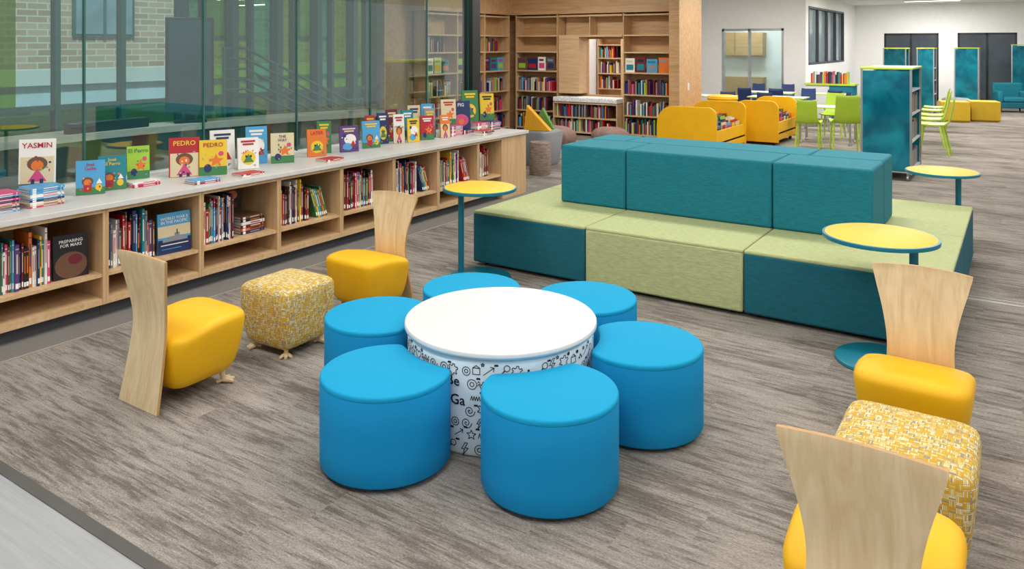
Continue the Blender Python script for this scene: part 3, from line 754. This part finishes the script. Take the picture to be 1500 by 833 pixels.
TB='tall maple bookcase filled with colourful books'
bookcase('x',-9.96,-8.82,15.2,.38,SH,TB)
bookcase('x',-7.19,-6.04,15.2,.38,SH,TB)
for a in (12.1,13.1,14.1): bookcase('y',a,a+1.0,-10.06,.36,SH,TB)
e=empty('bench_bookcase',(-8.0,15.2,0),0,'maple bay with pass through opening, cushioned bench and low shelves','bookcase')
MB().box(-.79,-.27,.0,.38,.9,2.17).obj('side_panel',M_wood,e)
MB().box(-.79,.79,.0,.38,2.17,2.21).box(-.79,.79,.0,.38,2.62,2.66).box(-.01,.01,0,.38,2.21,2.62).box(-.79,.79,.36,.38,2.21,2.62).obj('shelf',M_wood,e)
MB().box(-.79,-.77,-.25,.38,0,.72).box(.77,.79,-.25,.38,0,.72).box(-.77,.77,.36,.38,0,.72).box(-.77,.77,-.25,.36,.69,.72).box(-.77,.77,-.25,.36,.05,.08).box(-.77,.77,-.25,.36,.37,.4).obj('body',M_wood,e)
MB().box(-.79,.79,-.27,.3,.725,.83).obj('seat_cushion',mat('speckled_cushion','#e4e4e2',.8,var=.35,scale=40),e,bevel=.02)
S2=MB(); fillrow(-8.75,-7.25,14.95,.081,.3,'x',S=S2); fillrow(-8.75,-7.25,14.95,.401,.3,'x',S=S2)
meta(S2.obj('books',[BM[k] for k in SC]),'rows of books on the shelves under the bench cushion','books','books in the nook bookcases','stuff')
struct('wall_rear',-9.4,-7.0,18.6,18.7,0,3.45,M_wall)
e=empty('tall_bookcase',(-9.0,18.55,0),0,'maple bookcase seen through the opening','bookcase','tall wooden bookcases in the nook')
MB().box(-.35,-.33,-.35,0,0,2.3).box(.33,.35,-.35,0,0,2.3).box(-.33,.33,-.02,0,0,2.3).obj('body',M_woodv,e)
for z in (.4,.85,1.25,1.65,2.0,2.28): MB().box(-.33,.33,-.34,-.02,z-.03,z).obj('shelf',M_wood,e)
S3=MB()
for z in (.851,1.251,1.651): fillrow(-9.31,-8.7,18.22,z,.3,'x',S=S3)
meta(S3.obj('books',[BM[k] for k in SC]),'rows of books seen through the opening','books','books in the nook bookcases','stuff')
struct('door_4',-8.0,-7.2,18.55,18.6,0,2.1,M_woodh)
o=stuff.obj('books',[BM[k] for k in SC]); meta(o,'rows of colourful books filling the nook bookcases','books','books in the nook bookcases','stuff')
# ------------------------------------------------------------ nook furniture
meta(MB().lathe([(.15,0),(.165,.03),(.17,.25),(.165,.47),(.15,.5),(.05,.505)],32).obj('log_pouf',M_bark,None,(-6.2,10.15,0)),'bark printed log shaped pouf stool','pouf')
g=MB().loft([sup(.25,-.25,.25,0,40,4),sup(.28,-.28,.28,.04,40,4),sup(.33,-.33,.33,.5,40,4),sup(.32,-.32,.32,.55,40,4),sup(.28,-.28,.28,.57,40,4)]).obj('grey_pouf',M_grey,None,(-6.75,11.05,0)); meta(g,'soft grey square pouf with foam wedges resting on top','pouf')
meta(MB().loft([[(-.22,-.08,0),(.24,-.08,0),(-.17,-.08,.42)],[(-.22,.08,0),(.24,.08,0),(-.17,.08,.42)]],0,False).obj('foam_wedge',M_orange,None,(-6.72,10.92,.572),(0,.0,.3),bevel=.012),'orange yellow foam wedge standing on the grey pouf','cushion')
meta(MB().loft([[(-.2,-.06,0),(.2,-.06,0),(0,-.06,.36)],[(-.2,.06,0),(.2,.06,0),(0,.06,.36)]],0,False).obj('foam_wedge',mat('green_foam','#5f9440',.6),None,(-6.78,11.2,.572),(0,0,.3),bevel=.012),'green foam wedge standing on the grey pouf','cushion')
for (x,y,s,sz) in ((-7.6,13.0,.42,.42),(-6.85,13.9,.38,.36),(-8.4,12.3,.36,.34)):
    mb=MB()
    rings=[]
    for k in range(9):
        a=pi*k/8; r=max(math.sin(a)**.7,.05)*s
        rings.append([(r*math.cos(2*pi*i/20)*(1+.08*math.sin(3*i+x)),r*math.sin(2*pi*i/20)*(.85+.06*math.cos(2*i)),sz*.5*(1-math.cos(a))) for i in range(20)])
    mb.loft(rings); meta(mb.obj('boulder_pouf',M_boulder,None,(x,y,0)),'brown boulder shaped soft pouf','pouf','boulder poufs')
for k in range(6):
    meta(MB().lathe([(.26,0),(.32,.02),(.34,.07),(.32,.12),(.26,.14),(.05,.145)],32).obj('floor_cushion',M_yel if k%2 else M_orange,None,(-5.6,17.0,k*.1455)),'round yellow floor cushion in a stack','cushion','stacked round floor cushions')
# ------------------------------------------------------------ yellow browser bins
def bin_(x,y,rz,w=1.0,d=.5,H=.88):
    e=empty('book_browser_bin',(x,y,0),rz,'yellow rounded book browser bin with picture books','book bin','yellow book browser bins')
    r=.32
    def panel(yy,t,H=H):
        P=[(-w/2,.06),(w/2,.06)]
        for i in range(9): a=i*pi/2/8; P.append((w/2-.16+.16*math.cos(a),H-.16+.16*math.sin(a)))
        for i in range(9): a=pi/2+i*pi/2/8; P.append((-w/2+r+r*math.cos(a),H-r+r*math.sin(a)))
        return MB().loft([[(px,yy,pz) for px,pz in P],[(px,yy+t,pz) for px,pz in P]],0,False)
    panel(-d,.04).obj('front_panel',M_yel,e,bevel=.006); panel(d-.04,.04).obj('back_panel',M_yel,e,bevel=.006)
    MB().box(-w/2+.02,w/2-.02,-d+.04,d-.04,.22,.25).box(-.01,.01,-d+.04,d-.04,.25,.62).box(-w/2+.02,-w/2+.04,-d+.04,d-.04,.1,.46).box(w/2-.04,w/2-.02,-d+.04,d-.04,.1,.46).obj('tray',M_yel,e)
    for sx in (-w/2+.12,w/2-.12):
        for sy in (-d+.1,d-.1): MB().lathe([(.03,0),(.035,.03),(.03,.1)],12,cx=sx,cy=sy).obj('caster',M_black,e)
    mb=MB()
    for side in (0,1):
        nq=6
        for q in range(nq):
            y0=-d+.06+q*(2*d-.12)/nq; y1=y0+(2*d-.12)/nq-.02
            for k in range(9):
                a=.03+k*(w/2-.1)/9; x0,x1=(a,a+.014) if side else (-a-.014,-a)
                zt=.251+random.uniform(.38,.45)-.016*k
                mb.box(x0,x1,y0,y1,.251,zt,random.randrange(len(SC)))
                if side: mb.box(x1,x1+.002,y0+.03,y1-.03,zt-.14,zt-.05,random.randrange(len(SC)))
    o=mb.obj('books',[BM[k] for k in SC],None,(x,y,0),(0,0,rz)); meta(o,'picture books packed in a yellow browser bin','books','books in the nook bookcases','stuff')
bin_(-5.05,14.18,0,1.12,.88); bin_(-4.48,16.3,0,.95,.75)
# ------------------------------------------------------------ rolling bookcases
def rolling(x0,x1,y0,y1,h,lb='teal rolling bookcase with lime top and translucent side'):
    cx,cy=(x0+x1)/2,(y0+y1)/2; e=empty('rolling_bookcase',(cx,cy,0),0,lb,'bookcase','teal rolling bookcases')
    a,b_=(x1-x0)/2,(y1-y0)/2
    MB().box(-a+.03,a-.03,-b_,-b_+.015,.14,h-.05).obj('front_panel',M_tealglass,e)
    MB().box(-a+.03,a-.03,b_-.015,b_,.14,h-.05).obj('back_panel',M_tealglass,e)
    MB().box(-.01,.01,-b_+.015,b_-.015,.14,h-.05).obj('divider',M_white,e)
    for sx in (-a,a-.03):
        for sy in (-b_,b_-.03): MB().box(sx,sx+.03,sy,sy+.03,.1,h-.03).obj('post',M_metal,e)
    for z in (.12,.55,.95,1.3):
        if z<h-.2: MB().box(-a+.01,a-.01,-b_+.015,b_-.015,z,z+.02).obj('shelf',M_white,e)
    MB().box(-a-.01,a+.01,-b_-.01,b_+.01,h-.03,h).obj('top',M_limep,e,bevel=.006)
    for sx in (-a+.06,a-.06):
        for sy in (-b_+.06,b_-.06):
            MB().loft([[(sx-.012+dx,sy+.045*math.cos(2*pi*i/16),.045+.045*math.sin(2*pi*i/16)) for i in range(16)] for dx in (0,.024)]).box(sx-.015,sx+.015,sy-.015,sy+.015,.08,.12).obj('caster',M_metal,e)
    mb=MB()
    for z in (.141,.571,.971):
        yy=-b_+.05
        while yy<b_-.1:
            w=random.uniform(.015,.035); hh=random.uniform(.22,.3); mb.box(.06,a-.05,yy,yy+w,z,z+hh,random.randrange(len(SC)))
            mb.box(-a+.05,-.06,yy,yy+w,z,z+hh*.9,random.randrange(len(SC))); yy+=w+.003
    o=mb.obj('books',[BM[k] for k in SC],None,(cx,cy,0)); meta(o,'books filling a teal rolling bookcase','books','books in the nook bookcases','stuff')
rolling(-2.03,-1.34,12.55,13.8,1.66)
rolling(-3.35,-2.75,24.4,25.2,1.9); rolling(-2.55,-2.1,25.0,25.8,1.9); rolling(-1.75,-1.1,27.2,28.0,1.9); rolling(-.3,.4,29.3,30.1,2.0)
# ------------------------------------------------------------ classroom tables & chairs
def schair(x,y,rz,m,c,s=1.0):
    e=empty('student_chair',(x,y,0),rz,c+' plastic student chair with tubular legs','chair','student chairs'); e.scale=(s,s,s)
    prof=[(.22,.46),(.2,.45),(.0,.44),(-.15,.45),(-.2,.5),(-.23,.62),(-.26,.8),(-.27,.85)]
    rings=[]
    for k,(yy,z) in enumerate(prof):
        w=.21 if k<4 else .2-.006*k
        rings.append([(-w,yy,z+.02),(-w*.5,yy,z+.002),(0,yy,z),(w*.5,yy,z+.002),(w,yy,z+.02),(w,yy-.012,z+.005),(w*.5,yy-.012,z-.012),(0,yy-.012,z-.014),(-w*.5,yy-.012,z-.012),(-w,yy-.012,z+.005)])
    MB().loft(rings).obj('seat_shell',m,e,ang=60)
    for sx in (-.17,.17):
        for sy,fy in ((.15,.2),(-.12,-.22)): MB().tube([(sx,sy,.44),(sx*1.15,fy,0)],.014,8).obj('leg',m if c=='lime' else M_metal,e)
def stable(x,y,rz=0,w=1.3,d=.7,edge=None):
    e=empty('classroom_table',(x,y,0),rz,'white topped classroom table with coloured edge on castered legs','table','classroom tables')
    MB().box(-w/2,w/2,-d/2,d/2,.72,.745,1,top=0).obj('tabletop',[M_white,edge or M_limep],e)
    for sx in (-w/2+.08,w/2-.08):
        for sy in (-d/2+.08,d/2-.08):
            MB().tube([(sx,sy,.72),(sx,sy,.06)],.02,10).lathe([(.03,0),(.034,.03),(.02,.06)],12,cx=sx,cy=sy).obj('leg',M_metal,e)
stable(-3.3,16.6,0,1.1); schair(-2.75,15.4,.3,M_limep,'lime',1.25); schair(-3.4,17.6,pi,M_limep,'lime',1.1); schair(-3.45,15.6,.1,M_limep,'lime',1.1)
stable(-2.35,17.6,pi/2,1.6,.8); schair(-1.5,17.1,pi/2,M_limep,'lime',1.2); schair(-1.55,18.1,pi/2,M_limep,'lime',1.2); schair(-1.35,16.0,pi/2,M_limep,'lime',1.2)
stable(-2.5,20.4,pi/2,1.6,.8); schair(-1.7,20,pi/2,M_limep,'lime',1.1); schair(-1.75,21,pi/2,M_limep,'lime',1.1)
stable(-5.6,20.8); stable(-4.9,19.0); stable(-6.4,18.6,0,1.1); stable(-4.2,20.9,0,1.1)
for (x,y,r) in ((-5.9,19.9,0),(-5.2,20.0,.2),(-4.45,19.85,pi),(-6.6,17.7,0),(-5.8,18.0,.3),(-6.2,21.7,pi),(-5.4,21.7,pi),(-3.75,20.0,0),(-4.9,18.1,0),(-3.6,19.0,2)): schair(x,y,r,M_navy,'navy',1.05)
e=empty('service_counter',(-4.34,22.3,0),0,'white and teal service counter with lime edge','counter')
MB().box(-.6,.0,-.3,.3,0,.9).obj('body',M_white,e); MB().box(.0,.6,-.3,.3,0,.9).obj('front_panel',M_tealp,e)
MB().box(-.64,.64,-.34,.34,.9,.94).obj('worktop',M_limep,e)
mb=MB(); xx=-4.85
while xx<-3.9:
    w=random.uniform(.02,.05); mb.box(xx,xx+w,22.2,22.45,.941,.941+random.uniform(.22,.36),random.randrange(len(SC))); xx+=w+.003
meta(mb.obj('books',[BM[k] for k in SC]),'row of books on the service counter','books','books in the nook bookcases','stuff')
for (x,y) in ((-1.5,23.2),(-.85,23.7)):
    meta(MB().box(-.33,.33,-.33,.33,.03,.52).box(-.3,.3,-.3,.3,0,.03).obj('cube_ottoman',M_olive,None,(x,y,0),(0,0,.2),bevel=.03),'golden yellow cube ottoman','ottoman','cube ottomans')
meta(MB().lathe([(.3,0),(.36,.05),(.38,.25),(.36,.42),(.3,.46),(.05,.47)],32).obj('round_pouf',M_grey,None,(-1.6,25.6,0)),'low round grey fabric pouf','pouf')
def armchair(x,y,rz):
    e=empty('armchair',(x,y,0),rz,'teal upholstered lounge armchair','armchair')
    MB().box(-.4,.4,-.35,.35,.12,.3).obj('base',M_teal2,e,bevel=.03); MB().box(-.28,.28,-.36,.25,.3,.45).obj('seat_cushion',M_teal,e,bevel=.05)
    MB().box(-.4,.4,.22,.4,.3,.85).obj('backrest',M_teal,e,bevel=.06)
    for sx in (-1,1): MB().box(min(sx*.28,sx*.42),max(sx*.28,sx*.42),-.36,.3,.28,.62).obj('armrest',M_teal,e,bevel=.05)
    for sx in (-.33,.33):
        for sy in (-.28,.28): MB().lathe([(.015,0),(.025,.12)],12,cx=sx,cy=sy).obj('leg',M_black,e)
armchair(-.3,27.3,.3)
# ------------------------------------------------------------ lights
M_lamp=emis('lamp_diffuser','#fffaf0',3)
def lamp(x,y,p,w=1.6,d=.5,z=3.45,col=(1,.98,.96)):
    e=empty('ceiling_light',(x,y,z),0,'flat rectangular recessed ceiling light panel','ceiling light','ceiling light panels')
    MB().box(-w/2,w/2,-d/2,d/2,-.02,-.0).obj('diffuser',M_lamp,e); 
    MB().box(-w/2-.03,w/2+.03,-d/2-.03,-d/2,-.03,0).box(-w/2-.03,w/2+.03,d/2,d/2+.03,-.03,0).obj('trim_frame',M_white,e)
    L=bpy.data.lights.new('panel_light','AREA'); L.shape='RECTANGLE'; L.size=w; L.size_y=d; L.energy=p*.56; L.color=col
    o=bpy.data.objects.new('panel_light',L); COL.objects.link(o); o.parent=e; o.location=(0,0,-.04)
for x,y,p in ((-4.2,1.2,80),(-1.6,1.0,75),(1.2,1.0,80),(-4.2,4.2,75),(-1.6,4.2,56),(1.2,4.2,75),(-4.2,7.6,85),(-1.2,7.6,80),(2,7.6,80),(-4.2,11.5,100),(-1.2,11.5,110),(-7.8,13.0,140),(-4,15.5,130),(-1,15.5,140),(-5.5,19.5,200),(-2.2,19.5,190),(1.5,18,150),(-3,24.5,230),(0,24.5,230),(-2.5,28.8,240),(-7.2,24.8,160),(-7.8,17.2,110),(-8.6,5.5,80)): lamp(x,y,p)
S=bpy.data.lights.new('sun','SUN'); S.energy=4.6; S.angle=.1; so=bpy.data.objects.new('sun',S); COL.objects.link(so)
so.rotation_euler=Vector((-.55,.25,-.85)).to_track_quat('-Z','Y').to_euler()
w=bpy.data.worlds.new('World'); scene.world=w; w.use_nodes=True; nt=w.node_tree
bg=nt.nodes['Background']
sky=nt.nodes.new('ShaderNodeTexSky'); sky.sky_type='HOSEK_WILKIE'; sky.turbidity=4; sky.sun_direction=Vector((.55,-.25,.85)).normalized()
mx=nt.nodes.new('ShaderNodeMix'); mx.data_type='RGBA'; mx.inputs[0].default_value=.75
nt.links.new(sky.outputs[0],mx.inputs[6]); mx.inputs[7].default_value=(.95,.97,1,1)
nt.links.new(mx.outputs[2],bg.inputs[0]); bg.inputs[1].default_value=.68
# ------------------------------------------------------------ camera
cam=bpy.data.cameras.new('camera'); co=bpy.data.objects.new('camera',cam); COL.objects.link(co)
co.location=(0,0,2.0); co.rotation_euler=(pi/2,0,math.radians(33.5))
cam.sensor_width=36; cam.lens=1130/1500*36; cam.shift_y=-351.5/1500; cam.clip_end=200
scene.camera=co
